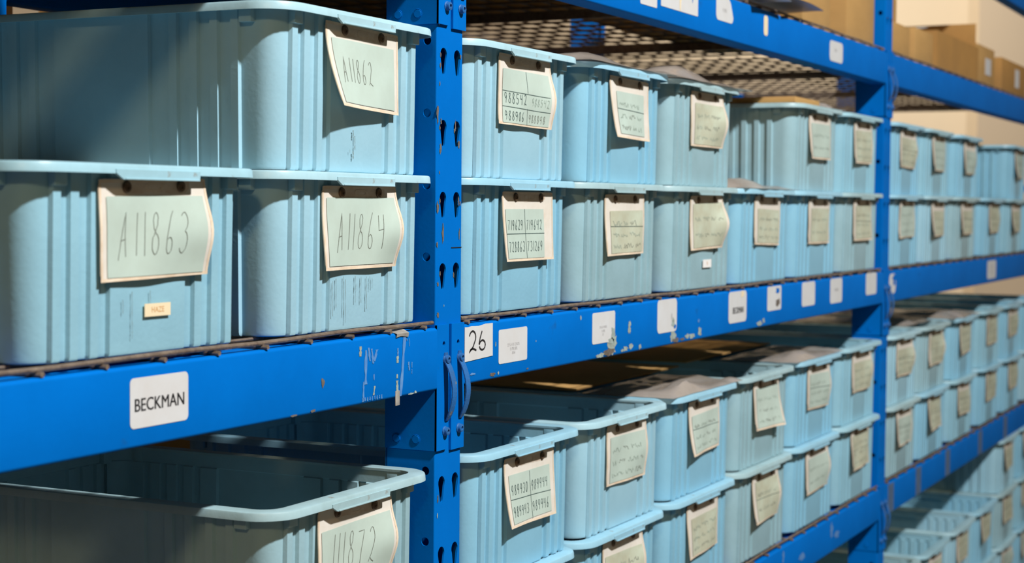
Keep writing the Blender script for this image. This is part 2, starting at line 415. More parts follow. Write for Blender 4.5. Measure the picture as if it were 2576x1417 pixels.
def stk(x0, x1, z0, z1, text=None, r=.005, m=WHITE, lab=None, torn=None, sk=0.0, patches=None):
    def f(root):
        b = MB(); rounded_sticker(b, x0, x1, z0, z1, YS, m, r, sk, torn)
        if text:
            for (body, cx, cz, size, mm, bold, sx) in text: put_text(b, body, cx, cz, YS-.0006, size, mm, bold, 0, sx)
        if patches:
            for i, (px, pz, w, h, mm) in enumerate(patches): chip_patch(b, px, pz, w, h, mm, YS-.0007, i+int(x0*100))
        o = b.build('sticker', root)
        if lab: o['label'] = lab
    return f
def chips_fn(items, seed=3, name='scraped_patch'):
    def f(root):
        b = MB()
        for i, (px, pz, w, h, mm) in enumerate(items): chip_patch(b, px, pz, w, h, mm, YS-.0003-.00002*(i % 7), seed*50+i, 18)
        b.build(name, root)
    return f
XL = BAY  # beam of the left bay is drawn from x=-BAY
mid_left = [stk(-.707+XL, -.608+XL, -.0665, -.0125, [('BECKMAN', -.6575+XL, -.0425, .0200, BLACK, .0003, .93)], .006, lab='white sticker printed with a name in black capitals')]
def tape_left(root):
    b = MB(); rr = random.Random(5)
    def strip(x, z0, z1, w, m, dx=0.0):
        P = []; n = 7
        for i in range(n+1):
            t = i/n; z = z0+(z1-z0)*t; ww = w*(.5+.6*rr.random()); P.append((x+dx*t+rr.uniform(-.0004, .0004), z, ww))
        b.add([(p[0]-p[2]/2, YS-.0003, p[1]) for p in P]+[(p[0]+p[2]/2, YS-.0003, p[1]) for p in P], [(i, i+1, n+2+i, n+1+i) for i in range(n)], m)
    for (x, z0, z1, w, m, dx) in [(-.246, -.011, -.024, .006, CHIP, 0), (-.232, -.017, -.062, .0075, TAPE, -.001), (-.226, -.014, -.032, .005, TAPE, .004), (-.238, -.058, -.084, .004, TAPE, 0),
                                  (-.218, -.016, -.036, .006, TAPE, .004), (-.205, -.018, -.033, .008, TAPE, -.006), (-.212, -.05, -.058, .004, TAPE, 0), (-.210, -.066, -.078, .004, CHIP, -.003),
                                  (-.150, -.020, -.031, .004, TAPE, 0), (-.151, -.031, -.040, .007, CHIP, 0), (-.152, -.055, -.061, .005, CHIP, 0), (-.152, -.064, -.080, .006, CHIP, .001),
                                  (-.132, -.006, -.086, .009, TAPE, -.010), (-.126, -.009, -.012, .003, TAPE, 0), (-.119, -.009, -.02, .002, TAPE, 0), (-.121, -.041, -.053, .004, TAPE, .002),
                                  (-.112, -.042, -.050, .002, TAPE, 0), (-.112, -.052, -.058, .002, TAPE, 0)]:
        strip(x+XL, z0, z1, w, m, dx)
    for i in range(9): strip(-.24+.006*i+XL, -.079, -.0845+.001*(i % 2), .003, TAPE)
    for i, (px, pz, w, h, mm) in enumerate([(-.113, -.0855, .02, .003, CHIP), (-.102, -.0845, .008, .004, CHIP), (-.357, -.0835, .012, .004, RUST), (-.40, -.085, .02, .003, RUST), (-.335, -.050, .008, .014, RUST)]):
        chip_patch(b, px+XL, pz, w, h, mm, YS-.0004, 70+i)
    b.build('tape_residue', root)
    # folded end of tape hanging under the lower edge and a flap of foil on the top edge
    b = MB(); b.box((-.156+XL, -.0048, -.098), (-.145+XL, -.0036, -.078), TAPEW, .0004); b.build('tape_end', root)
    b = MB(); rings = []
    for i in range(7):
        t = i/6; x = -.156+.032*t+XL
        rings.append([(x, -.0055, -.004-.004*abs(t-.4)), (x, -.0065, -.0005), (x+.006*t, .004+.01*t, .0018+.006*t*t), (x+.012*t, .016, .003+.004*t)])
    b.loft(rings, TAPEW, closed=False); b.build('tape_flap', root)
TAPEW = mat('clouded_tape', (.42, .40, .36), .3, .5, var=.4, vscale=80)
def chalk_left(root):
    b = MB(); b.add([(-.974+XL, YS-.0003, -.062), (-.969+XL, YS-.0003, -.064), (-.934+XL, YS-.0003, -.040), (-.939+XL, YS-.0003, -.039)], [(0, 1, 2, 3)], TAPE); b.build('scratch', root)
def tag26(root):
    b = MB(); n = 8; rr = random.Random(4)
    top = [(.0405+.0885*i/n, -.003+rr.uniform(-.0012, .0012)) for i in range(n+1)]; bot = [(.1295, -.0515), (.0845, -.0530), (.0405, -.0545)]
    pts = [(x, z) for x, z in top]+bot
    b.add([(p[0], YS-.0002, p[1]) for p in pts]+[(p[0], YS-.0008, p[1]) for p in pts], [list(range(len(pts), 2*len(pts)))[::-1]]+[(i, (i+1) % len(pts), (i+1) % len(pts)+len(pts), i+len(pts)) for i in range(len(pts))], WHITE)
    fn = lambda x, z, o: (x, YS-.0010-o, z)
    st2 = [arc(.064, -.020, .010, .0095, 165, -20, 8)+[(.066, -.0335), (.054, -.0415)]+[(.058, -.0375), (.066, -.0365), (.076, -.0395)]]
    st6 = [[(.094, -.012), (.088, -.022), (.0845, -.031)]+arc(.095, -.033, .0095, .0072, 170, -170, 12)]
    ribbons(b, st2+st6, .0028, fn, BLACK, .0002)
    o = b.build('sticker', root); o['label'] = 'torn white paper tag hand-numbered 26'
def torn_fn(cx, cz, rad, dirx=1):
    def f(pts):
        out = []
        for x, z in pts:
            d = math.hypot(x-cx, z-cz)
            if d < rad: x -= (rad-d)*.9*dirx
            out.append((x, z))
        return out
    return f
mid_mid = [tag26,
    stk(.150, .248, -.0665, -.0145, [('22 X 14 X 12 BOX', .200, -.0395, .0068, GREYP, .0001, .78), ('15 PER BDL', .2005, -.0460, .0066, GREYP, .0001, .8), ('8264', .2005, -.0522, .0066, GREYP, .0002, .8)], .004),
    stk(.500, .598, -.0615, -.0080, [('24 X 16 X 8 BOX', .546, -.034, .0062, GREYP, 0, .7), ('15 PER', .546, -.041, .0062, GREYP, 0, .8), ('82', .546, -.047, .0062, GREYP, 0, .8)], .005, patches=[(.590, -.050, .022, .03, CHIP), (.583, -.060, .03, .012, CHIP)]),
    stk(.799, .899, -.0625, .0000, None, .010, patches=[(.880, -.045, .020, .022, CHIP), (.872, -.033, .007, .012, GREYP), (.890, -.054, .014, .01, BLUE)]),
    stk(1.198, 1.312, -.0675, -.002, [('BECKMAN', 1.258, -.0425, .019, BLACK, .0004, .8)], .010, patches=[(1.285, -.0085, .024, .014, CREAMT)]),
    stk(1.455, 1.555, -.055, -.001, None, .006, patches=[(1.530, -.038, .028, .022, RUST), (1.528, -.0115, .032, .014, BLUE)]),
    stk(1.716, 1.822, -.058, -.001, None, .008), stk(1.955, 2.062, -.0625, -.001, [('15 PER BDL', 2.01, -.03, .011, GREYP, 0, .7)], .009),
    stk(2.296, 2.405, -.0565, .002, None, .009)]
mm_chips = chips_fn([(.585, -.072, .045, .030, CHIP), (.595, -.060, .030, .024, CHIP), (.575, -.079, .055, .014, RUST), (.540, -.082, .030, .008, CHIP), (.525, -.0825, .02, .006, CHIP), (.647, -.079, .022, .010, CHIP), (.672, -.077, .02, .012, CHIP),
    (.632, -.081, .014, .006, CHIP), (.715, -.080, .015, .010, CHIP), (.665, -.037, .012, .016, CHIP), (.664, -.047, .014, .014, CHIP), (.880, -.073, .036, .022, CHIP), (.895, -.080, .04, .010, RUST), (.958, -.077, .030, .010, CHIP), (.985, -.078, .03, .012, CHIP),
    (1.028, -.072, .022, .020, CHIP), (.875, -.066, .012, .02, CHIP), (.930, -.081, .03, .006, RUST), (.452, -.013, .006, .010, CHIP), (1.40, -.078, .05, .012, CHIP), (1.43, -.074, .02, .012, CHIP), (1.02, -.05, .012, .008, TAPE),
    (.13, -.0805, .018, .007, RUST), (.150, -.0795, .006, .006, CHIP), (.14, -.035, .004, .008, CHIP), (.28, -.040, .003, .003, CHIP), (.25, -.0815, .008, .003, RUST), (.065, -.074, .02, .004, TAPE)], 9)
up_mid = [stk(.70, .78, -.065, .000, None, .003), stk(.80, .995, -.058, -.001, None, .002, patches=[(.90, -.03, .012, .05, CREAMT), (.965, -.015, .006, .05, BLUE)]), stk(1.10, 1.203, -.052, -.001, [('15 PER', 1.15, -.03, .011, GREYP, 0, .8)], .012, torn=torn_fn(1.2, 0, .03)),
          stk(1.918, 2.034, -.068, -.018, [('15 PER', 1.97, -.04, .010, GREYP, 0, .8)], .012), stk(1.405, 1.432, -.055, -.012, None, .008, m=CREAMT)]
far_mid = [stk(.030, .105, -.064, -.008, None, .02, patches=[(.085, -.02, .05, .022, BLUE), (.09, -.035, .03, .02, BLUE)]), stk(1.440, 1.600, -.073, -.008, [('24 X 16', 1.52, -.03, .018, GREYP, 0, .8), ('BDL', 1.52, -.05, .018, GREYP, 0, .8)], .012)]
wood = lambda xs: chips_fn([(x, -.044, .05, .085, TAPEG) for x in xs], 21, 'tape_strip')
TAPEG = mat('grey_tape_strip', (.09, .16, .28), .5, .3, var=.3, vscale=30)
def low_tapes(xs):
    def f(root):
        for x in xs:
            b = MB(); b.box((x-.032, YS-.0008, -.084), (x+.032, YS+.0002, -.002), TAPEG); b.build('tape_strip', root)
    return f
make_beam(-1, 0, False, 'middle-height blue beam in the left bay with the wide sticker', mid_left, lambda r: (tape_left(r), chalk_left(r)))
make_beam(-1, 1, False, 'blue beam above the bin tagged A11862')
make_beam(-1, -1, False, 'lower blue beam in the left bay under bin 111872')
make_beam(0, 0, False, 'middle-height blue beam carrying the 26 tag and a row of stickers', mid_mid, mm_chips)
make_beam(0, 1, False, 'upper blue beam in the middle bay below the large cartons', up_mid)
make_beam(0, -1, False, 'lower blue beam in the middle bay with scuffed front', None, chips_fn([(1.45, -.03, .05, .02, TAPE), (1.75, -.05, .06, .02, TAPE), (2.0, -.03, .03, .04, TAPE), (2.05, -.05, .05, .02, TAPE), (1.6, -.02, .02, .03, TAPE)], 4))
make_beam(1, 0, False, 'middle-height blue beam in the far bay with one small sticker', far_mid)
make_beam(1, 1, False, 'upper blue beam in the far bay under the boxes')
make_beam(1, -1, False, 'lower blue beam in the far bay crossed by tape strips', None, low_tapes([.09, .43, .84, 1.37, 1.85]))
for bay, nm in ((-1, 'left'), (0, 'middle'), (1, 'far')):
    make_beam(bay, -2, False, 'bottom blue beam of the %s bay near the floor' % nm)
    if bay == 1: make_beam(bay, 2, False, 'top blue beam of the %s bay above the cartons' % nm)
    for lev, ln in ((1, 'upper'), (0, 'middle'), (-1, 'lower'), (-2, 'bottom')):
        make_beam(bay, lev, True, 'rear blue beam of the %s shelf in the %s bay' % (ln, nm))

# ---- wire decks
def deck_mesh():
    b = MB(); rr = random.Random(11)
    x = .055
    while x < BAY-.045:
        yy = -.004+rr.uniform(-.0015, .001)
        b.tube([(x, yy, .003), (x, .02, .003), (x, DEP-.02, .003)], .003, WIRE, 6); x += .0955
    ys = [.0035]+[.045+.052*i for i in range(18)]
    for i, y in enumerate(ys):
        if i == 0:
            pts = []; n = 40
            for k in range(n+1):
                xx = .042+(BAY-.084)*k/n; pts.append((xx, y+.0012*math.sin(xx*9), .0083+.0008*math.sin(xx*17+1)+.0004*rr.random()))
            b.tube(pts, .0029, WIRE, 8)
        else: b.tube([(.045, y, .0083), (BAY-.045, y, .0083)], .0022, WIRE, 6)
    for x in (.45, 1.25, 2.05):   # folded channels under the mesh
        b.box((x-.007, .045, -.020), (x+.007, DEP-.045, -.0002), WIRE)
    return b
dk = None
for bay, nm in ((-1, 'left'), (0, 'middle'), (1, 'far')):
    for lev, ln in ((0, 'middle'), (-1, 'lower'), (1, 'upper'), (-2, 'bottom')):
        if dk is None: dk = deck_mesh().build('wire_deck'); o = dk
        else: o = dk.copy(); C.objects.link(o)
        zl = zlev(bay, lev, 0); zr = zlev(bay, lev, 2.4)
        o.location = (bay*BAY, 0, zl); o.rotation_euler = (0, -math.atan2(zr-zl, 2.4), 0)
        if bay == 1: o.scale.x = BL[1]/BAY
        tag(o, 'rusty wire mesh deck of the %s shelf in the %s bay' % (ln, nm), 'wire shelf', 'wire decks of the rack')

# ------------------------------------------------------------------ bins
HB = .203; DB = .576; RA = .178; RD = .005; YA = .022; YB = DB-.022; RC = .029
RIBF = [(-.150, -.138), (-.124, -.111), (-.0934, -.0804), (-.063, .063), (.0804, .0934), (.111, .124), (.138, .150)]
RIBS = [(.0750, .0865), (.106, .1175), (.137, .149), (.168, .180), (.212, .364), (.396, .408), (.427, .439), (.4585, .470), (.4895, .501)]
def bin_outline(off=0.0, rib=True, flat=None, taper=0.0):
    """closed outline; off grows the outline, ribs stand RD proud; flat: constant proud offset"""
    a = RA+off-taper; y0 = YA-off+taper; y1 = YB+off-taper; r = max(.006, RC+off); P = []
    e = .0012
    def side(p0, p1, ribs, nrm):   # ribs: list of (t0, t1) absolute coordinates along the edge
        out = [(p0, 0)]
        asc = p1 > p0
        rs = ribs if asc else [(q1, q0) for q0, q1 in ribs[::-1]]
        for q0, q1 in rs:
            s = e if asc else -e
            out += [(q0-s, 0), (q0+s*.2, RD), (q1-s*.2, RD), (q1+s, 0)]
        out.append((p1, 0)); return out
    pr = lambda d: (flat if flat is not None else d) if rib or flat is not None else 0
    # front edge, left to right
    def corner(cx, cy, a0):
        for k in range(1, 6):
            t = math.radians(a0+90*k/6); d = pr(0)
            P.append((cx+(r+d)*math.cos(t), cy+(r+d)*math.sin(t)))
    for x, d in side(-a+r, a-r, RIBF, 0): P.append((x, y0-pr(d)))
    corner(a-r, y0+r, -90)
    for y, d in side(y0+r, y1-r, RIBS, 0): P.append((a+pr(d), y))
    corner(a-r, y1-r, 0)
    for x, d in side(a-r, -a+r, RIBF, 0): P.append((x, y1+pr(d)))
    corner(-a+r, y1-r, 90)
    for y, d in side(y1-r, y0+r, RIBS, 0): P.append((-a-pr(d), y))
    corner(-a+r, y0+r, 180)
    return P
def at_z(P, z): return [(p[0], p[1], z) for p in P]
def body_mesh(i):
    b = MB(); m = BIN[i]
    rings = [at_z(bin_outline(-.004, taper=.003), 0), at_z(bin_outline(-.001, taper=.003), .0015), at_z(bin_outline(0, taper=.003), .005), at_z(bin_outline(0), HB-.002)]
    b.loft(rings, m, cap0=True)
    fl = bin_outline(-.003, flat=.0018)
    inner = [at_z(fl, HB-.001), at_z(fl, HB-.022), at_z(bin_outline(-.003), HB-.0235), at_z(bin_outline(-.003, taper=.003), .004)]
    b.loft([r[::-1] for r in inner], m, cap1=True)
    # little gussets under the rim by the corners
    for sx in (-1, 1):
        for (x, y, w, d) in ((sx*.143, YA-.0035, .009, .008), (sx*.143, YB-.0045, .009, .008)):
            b.box((x-w, y-.006, HB-.024), (x+w, y+.004, HB-.002), m, .001)
        for y in (.062, DB-.062):
            b.box((min(sx*(RA-.002), sx*(RA+.009)), y-.009, HB-.024), (max(sx*(RA-.002), sx*(RA+.009)), y+.009, HB-.002), m, .001)
    return b
def rr_outline(off, n=6):
    a = RA+RD+off; y0 = YA-RD-off; y1 = YB+RD+off; r = RC+RD+off; P = []
    for (cx, cy, a0) in ((a-r, y0+r, -90), (a-r, y1-r, 0), (-a+r, y1-r, 90), (-a+r, y0+r, 180)):
        for k in range(n+1):
            t = math.radians(a0+90*k/n); P.append((cx+r*math.cos(t), cy+r*math.sin(t)))
    return P
def rim_mesh(i):
    b = MB(); m = RIMM[i]
    sec = [(-.0075, HB-.004), (-.0075, HB-.0006), (-.0068, HB), (.0135, HB), (.0155, HB-.0008), (.0165, HB-.003), (.0172, HB-.0105), (.0150, HB-.0105), (.0142, HB-.003), (-.004, HB-.003)]
    b.loft([at_z(rr_outline(o, 8), z) for o, z in sec][::-1], m, loop=True)
    # finger tab in the middle of the short sides
    for sy in (0, 1):
        y = (lambda d: d) if sy == 0 else (lambda d: DB-d)
        w = .064
        pts0 = [(-w-.012, HB-.0098), (-w, HB-.0165), (w, HB-.0165), (w+.001, HB-.0098), (w+.001, HB-.006), (-w-.012, HB-.006)]
        r0 = [(p[0], y(-.0012), p[1]) for p in pts0]; r1 = [(p[0], y(.0022), p[1]) for p in pts0]
        b.loft([r1, r0] if sy == 0 else [r0, r1], m, smooth=False, cap0=True, cap1=True)
        b.box((-w+.002, min(y(-.0024), y(0)), HB-.0165), (w-.001, max(y(-.0024), y(0)), HB-.0148), m, .0004)
    return b
BODY = {}; RIM = {}; RIVET = None
for i in range(4):
    BODY[i] = None; RIM[i] = None
PW, PH, PTOP = .178, .1075, .1865   # pouch width, height, height of its top edge above the bin base
def pouch_fn(p):
    tl, cl, br, wav, dx, dz = p['tilt'], p['curl'], p['bulge'], p['wave'], p['dx'], p['dz']
    crt = p.get('curlr', 0.0)
    def f(s, t, off=0.0):   # s across 0..1, t down 0..1
        x = (s-.5)*PW; z = -t*PH
        x2 = x*math.cos(tl)+z*math.sin(tl); z2 = -x*math.sin(tl)+z*math.cos(tl)
        d = cl*(max(0, 1-s)**1.3)*(t**1.6)+crt*(s**1.5)*(t**1.6)+br*(s**3)*math.exp(-((t-.55)/.32)**2)+wav*math.sin(s*9+t*4+p['ph'])*min(1, t*2)
        d += .0016
        x2 += cl*.12*(1-s)*(t**2)+br*.12*(s**3)*math.exp(-((t-.55)/.32)**2)-crt*.2*s*t*t
        return (x2+dx, YA-RD-.0005-d-off, PTOP+dz+z2)
    return f
def make_pouch(root, p, kind='grid', words=None, paper=(.06, .16, .95, .97), pm=None, near=True):
    f = pouch_fn(p); n, k = (18, 14) if near else (8, 7)
    b = MB(); V = []
    def corner(s, t):   # rounded corners
        return s, t
    for j in range(k+1):
        for i in range(n+1):
            c_ = (i in (0, n)) and (j in (0, k)); V.append(f(abs(i-.35*c_)/n if i else .35*c_/n, abs(j-.35*c_)/k if j else .35*c_/k))
    V2 = [(v[0], v[1]-.0011, v[2]) for v in V]; N = len(V)
    F = [(j*(n+1)+i, j*(n+1)+i+1, (j+1)*(n+1)+i+1, (j+1)*(n+1)+i) for j in range(k) for i in range(n)]
    b.add(V, F, POUCH, True); b.add(V2, [q[::-1] for q in F], POUCH, True)
    per = [i for i in range(n+1)]+[(j)*(n+1)+n for j in range(1, k+1)]+[k*(n+1)+i for i in range(n-1, -1, -1)]+[j*(n+1) for j in range(k-1, 0, -1)]
    L = len(per); b.add([V[i] for i in per]+[V2[i] for i in per], [(i, (i+1) % L, (i+1) % L+L, i+L) for i in range(L)], SEAM)
    # welded seam around the edge
    m_ = .014
    gm_ = lambda u, v, o: f(u/PW, -v/PH, o)
    for st in ([(.002, -.001), (.002, -PH+.001)], [(PW-.002, -.001), (PW-.002, -PH+.001)], [(0, -PH+.002), (PW, -PH+.002)]): ribbons(b, [st], .0036, gm_, SEAM, .0014)
    # rust-stained strip across the top and a moulded oval
    nst = 14; top = []; bot = []
    rr = random.Random(p['seed'])
    x0s, x1s = (.20, .84)
    for i in range(nst+1):
        s = x0s+(x1s-x0s)*i/nst; top.append(f(s, .025, .0013)); bot.append(f(s, .135+.02*rr.random()-(.05 if i in (0, nst) else 0), .0013))
    b.add(top+bot, [(i, i+1, nst+2+i, nst+1+i) for i in range(nst)], TOPST, True)
    if near:
        ribbons(b, [[(.002, -.0022), (PW-.002, -.0022)]], .0036, gm_, SEAM, .00145)
        ov = []
        for q in range(21):
            a = 2*PI*q/20; ov.append((.5+.075*math.copysign(abs(math.cos(a))**.6, math.cos(a)), .083+.035*math.sin(a)))
        ribbons(b, [ov], .008, f, SEAM, .0017)
    o = b.build('label_pouch', root)
    # the card inside, with its writing
    s0, t0, s1, t1 = paper; b = MB(); pn = 12 if near else 6
    P = [f(s0+(s1-s0)*i/pn+p.get('pskew', 0)*(j/pn), t0+(t1-t0)*j/pn+p.get('ptilt', 0)*(i/pn), .0020) for j in range(pn+1) for i in range(pn+1)]
    b.add(P, [(j*(pn+1)+i, (j+1)*(pn+1)+i, (j+1)*(pn+1)+i+1, j*(pn+1)+i+1) for j in range(pn) for i in range(pn)], pm or PAPER, True)
    asp = PH/PW
    def g(u, v, off):   # u, v in metres on the card: u right, v up from the top of the pouch
        s = u/PW; t = -v/PH; return f(s, t, off)
    def T(strs, w, m): ribbons(b, strs, w, g, m, .0024)
    U = lambda q: q*PW
    Vv = lambda q: -q*PH
    if kind == 'big':
        T(strokes_text(words, U(.16), Vv(.76), .0215, .046, .10, jit=.01, seed=p['seed']), .00095, PENCIL)
    elif kind == 'big62':
        T(strokes_text(words, U(.14), Vv(.69), .0160, .031, .03, jit=.015, seed=p['seed']), .0009, PENCIL)
    elif kind == 'grid':
        gm = INK; cm = (s0+s1)/2+.0
        T([[(U(cm-.005), Vv(t0)), (U(cm+.01), Vv(t1))], [(U(s0), Vv((t0+t1)/2)), (U(s1), Vv((t0+t1)/2-p.get('ptilt', 0)))]], .0010, gm)
        if words:
            hh = .0155 if p.get('three') is None else .012
            for q, wd in enumerate(words):
                if not wd: continue
                cx = U(s0+.02)+(q % 2)*U((s1-s0)/2); cz = Vv(t0+(t1-t0)*(.42 if q < 2 else .86))
                T(strokes_text(wd, cx, cz, .0098, hh, .1, jit=.04, seed=q+p['seed']), .00105, INK)
    elif kind == 'three':
        T([[(U(s0), Vv(.52)), (U(s1-.02), Vv(.54))], [(U(s0), Vv(.74)), (U(s1), Vv(.76))], [(U(.5), Vv(t0)), (U(.52), Vv(.52))], [(U(.52), Vv(.74)), (U(.53), Vv(t1))]], .0008, INK)
        T(strokes_text('988542', U(.10), Vv(.69), .0115, .016, .05, jit=.05, seed=3), .0011, INK)
        T(strokes_text('988906', U(.10), Vv(.93), .0105, .014, .05, jit=.05, seed=4), .0010, INK)
        T(strokes_text('988542', U(.60), Vv(.69), .0088, .012, .05, jit=.08, seed=5), .0009, INKF)
        T(strokes_text('988898', U(.56), Vv(.93), .0088, .012, .05, jit=.06, seed=6), .0010, PENCIL)
    elif kind == 'faint':   # lines too blurred in the photograph to read
        r_ = random.Random(p['seed']*3+1)
        two = r_.random() < .6
        for q in range(3 if two else 2):
            tt = t0+(t1-t0)*((.30, .58, .84)[q] if two else (.35, .72)[q]); x = U(s0)+.010
            while x < U(s1)-.022:
                w_ = r_.uniform(.02, .05); st = []; xx = x
                while xx < min(x+w_, U(s1)-.010): st.append((xx, Vv(tt)+r_.uniform(-.0048, .0048))); xx += r_.uniform(.0012, .0030)
                if len(st) > 2: T([st], .0009, r_.choice((INKF, INKF, PENCIL)))
                x = xx+.008
        if r_.random() < .5: T([[(U(s0), Vv(.52)), (U(s1), Vv(.54))]], .0010, INK)
    b.build('card', o)
    if near:
        for sx in (-.045, .045):
            s = .5+sx/PW; c = f(s, .080, .0012); b = MB(); nn = 16
            prof = [(.0068, 0), (.0068, .0012), (.0058, .0026), (.0030, .0030), (.0022, .0018)]
            rings = [[(c[0]+q*math.cos(2*PI*a/nn), c[1]-d, c[2]+q*math.sin(2*PI*a/nn)) for a in range(nn)] for q, d in prof]
            b.loft(rings, RIV, cap0=True, cap1=True); b.build('rivet', o)
    else:
        for sx in (-.045, .045):
            s = .5+sx/PW; c = f(s, .080, .0012); b = MB(); b.cyl(c, (0, -1, 0), .0068, .003, RIV, 8); b.build('rivet', o)
def rnd_p(seed, **k):
    r = random.Random(seed)
    d = dict(tilt=r.uniform(-.035, .035), curl=max(0, r.uniform(-.008, .014)), bulge=max(0, r.uniform(-.01, .012)), wave=r.uniform(.0004, .0016), dx=r.uniform(-.004, .004), dz=r.uniform(-.002, .002), ph=r.uniform(0, 6), seed=seed,
             curlr=max(0, r.uniform(-.01, .006)), ptilt=r.uniform(-.02, .02))
    d.update(k); return d
BINS = []
def put_bin(x, z, y=0.0, rz=0.0, var=0, label='', pp=None, kind='faint', words=None, paper=None, pm=None, near=False, pouch=True, extra=None, group='blue plastic storage bins on the rack'):
    root = empty('storage_bin', label, 'storage bin', (x, -.015+y, z), rz, group)
    for D, fn, nm in ((BODY, body_mesh, 'bin_body'), (RIM, rim_mesh, 'bin_rim')):
        if D[var] is None: D[var] = fn(var).build(nm, root)
        else: inst(D[var], root)
    if pouch:
        seed = int(abs(x*1000+z*7777)) % 9973
        make_pouch(root, pp or rnd_p(seed), kind, words, paper or (.05+.06*((seed//7) % 3)/2, .15+.12*((seed//3) % 3)/2, .95, .96), pm or (PAPER2 if seed % 5 else PAPER), near)
    if extra: extra(root)
    BINS.append(root); return root
def small_label(x0, x1, z0, z1, m=CREAMT, txt=None):
    def f(root):
        b = MB(); y = YA-RD-.0003
        b.box((x0, y-.0006, z0), (x1, y, z1), m)
        if txt: put_text(b, txt, (x0+x1)/2, (z0+z1)/2, y-.0008, (z1-z0)*.62, ORANGE)
        b.build('small_sticker', root)
    return f
def runs(items):
    def f(root):
        b = MB(); y = YA-RD-.0003; rr = random.Random(8)
        for (x, z0, z1, w) in items:
            n = 10; P = [(x+rr.uniform(-.0003, .0003), z0+(z1-z0)*i/n, w*(.3+.7*rr.random())) for i in range(n+1)]
            b.add([(p[0]-p[2]/2, y, p[1]) for p in P]+[(p[0]+p[2]/2, y, p[1]) for p in P], [(i, i+1, n+2+i, n+1+i) for i in range(n)], STAIN)
        b.build('dirt_runs', root)
    return f
ZB = .0112
def zb(lev, tier, x=0.0):
    bay = -1 if x < 0 else (0 if x < BAY else 1)
    return {0: zlev(0, 0), -1: (zlev(0, -1) if bay > 0 else (zlev(0, -1)-.0) ), -2: zlev(0, -2)}[lev]+ZB+HB*tier
def zlow(x, tier):
    base = -.6025
    if x < 0: base -= .014
    elif x < BAY: base -= .013*(1-x/2.4)
    return base+ZB+HB*tier+.0006
# zlev uses bay numbers 0 = left in its table: remap
put_bin(-.2435, ZB+HB, 0, 0, 0, 'greyish blue bin tagged A11862, upper tier of the left bay', rnd_p(1, tilt=.02, curl=.027, bulge=.0, wave=.0006, dx=.006, dz=.002, curlr=.004, ptilt=0), 'big62', 'A11862', (.06, .19, .93, .95), PAPER, True,
        extra=runs([(-.012, .055, .045, .003), (-.008, .048, .030, .002), (-.012, .028, .018, .003), (-.02, .03, .026, .001)]))
put_bin(-.2435, ZB, 0, 0, 0, 'blue bin tagged A11864, lower tier of the left bay beside the post', rnd_p(2, tilt=-.005, curl=.004, bulge=.013, wave=.0012, dx=.0, dz=.0, curlr=0, ptilt=0), 'big', 'A11864', (.05, .14, .95, .95), PAPER, True,
        extra=runs([(-.052, .068, .03, .0016), (-.034, .070, .02, .0012), (-.03, .066, .01, .0014), (-.006, .070, .035, .0016), (-.002, .060, .05, .001), (.008, .069, .034, .0014), (.022, .068, .025, .0016), (.030, .068, .05, .001), (.036, .066, .052, .001), (-.06, .065, .02, .0012)]))
put_bin(-.6655, ZB, 0, 0, 3, 'blue bin tagged A11863, leftmost on the middle shelf', rnd_p(3, tilt=-.02, curl=.002, bulge=.013, wave=.0012, dx=.002, dz=.002, curlr=0, ptilt=.01), 'big', 'A11863', (.06, .17, .95, .96), PAPER, True,
        extra=lambda r: (small_label(-.010, .034, .040, .054, txt='HAZE')(r), runs([(-.03, .068, .03, .0012), (-.045, .06, .045, .001), (.0, .068, .045, .001), (-.03, .03, .018, .001)])(r)))
put_bin(-.2535, zlow(-.25, 1), 0, 0, 2, 'open blue bin tagged 111872 under the left beam', rnd_p(4, tilt=.045, curl=.004, bulge=.014, wave=.001, dx=.002, dz=.001, curlr=0, ptilt=-.10), 'big', '111872', (.04, .28, .95, 1.06), PAPER, True)
put_bin(-.2535, zlow(-.25, 0), 0, 0, 2, 'blue bin directly underneath the open bin tagged 111872', near=False)
ORD = ['first', 'second', 'third', 'fourth', 'fifth', 'sixth', 'seventh']
def lab(i, tier, shelf, bay, state=''):
    return '%s%s bin from the near post, %s tier of the %s shelf, %s bay' % (state, ORD[i], tier, shelf, bay)
mx = [.240, .6415, 1.0585, 1.460, 1.8620, 2.2640]
tier1 = dict([(0, dict(pp=rnd_p(21, tilt=.0, curl=.008, bulge=0, wave=.0005, dx=.014, dz=-.002, curlr=.004, ptilt=0), kind='grid', words=('719629', '719642', '728863', '731269'), paper=(.04, .25, .80, .96), pm=PAPER, near=True)),
              (1, dict(pp=rnd_p(22, tilt=-.01, curl=.004, bulge=0, wave=.001, dx=.004, dz=-.002, ptilt=0), kind='faint', near=True)), (2, dict(pp=rnd_p(23, tilt=-.02, curl=.0, bulge=.016, wave=.001, dx=.006, dz=.0), near=True, pm=PAPER2, extra=small_label(-.002, .046, .042, .058, PWHITE, 'B'))), (3, {}), (4, {}), (5, {})])
cv = [1, 2, 2, 1, 1, 2]
for i, x in enumerate(mx):
    put_bin(x, ZB, 0, 0, cv[i], 'blue bin tagged 719629 just right of the near post, lower tier' if i == 0 else lab(i, 'lower', 'middle', 'middle', 'blue '), **tier1[i])
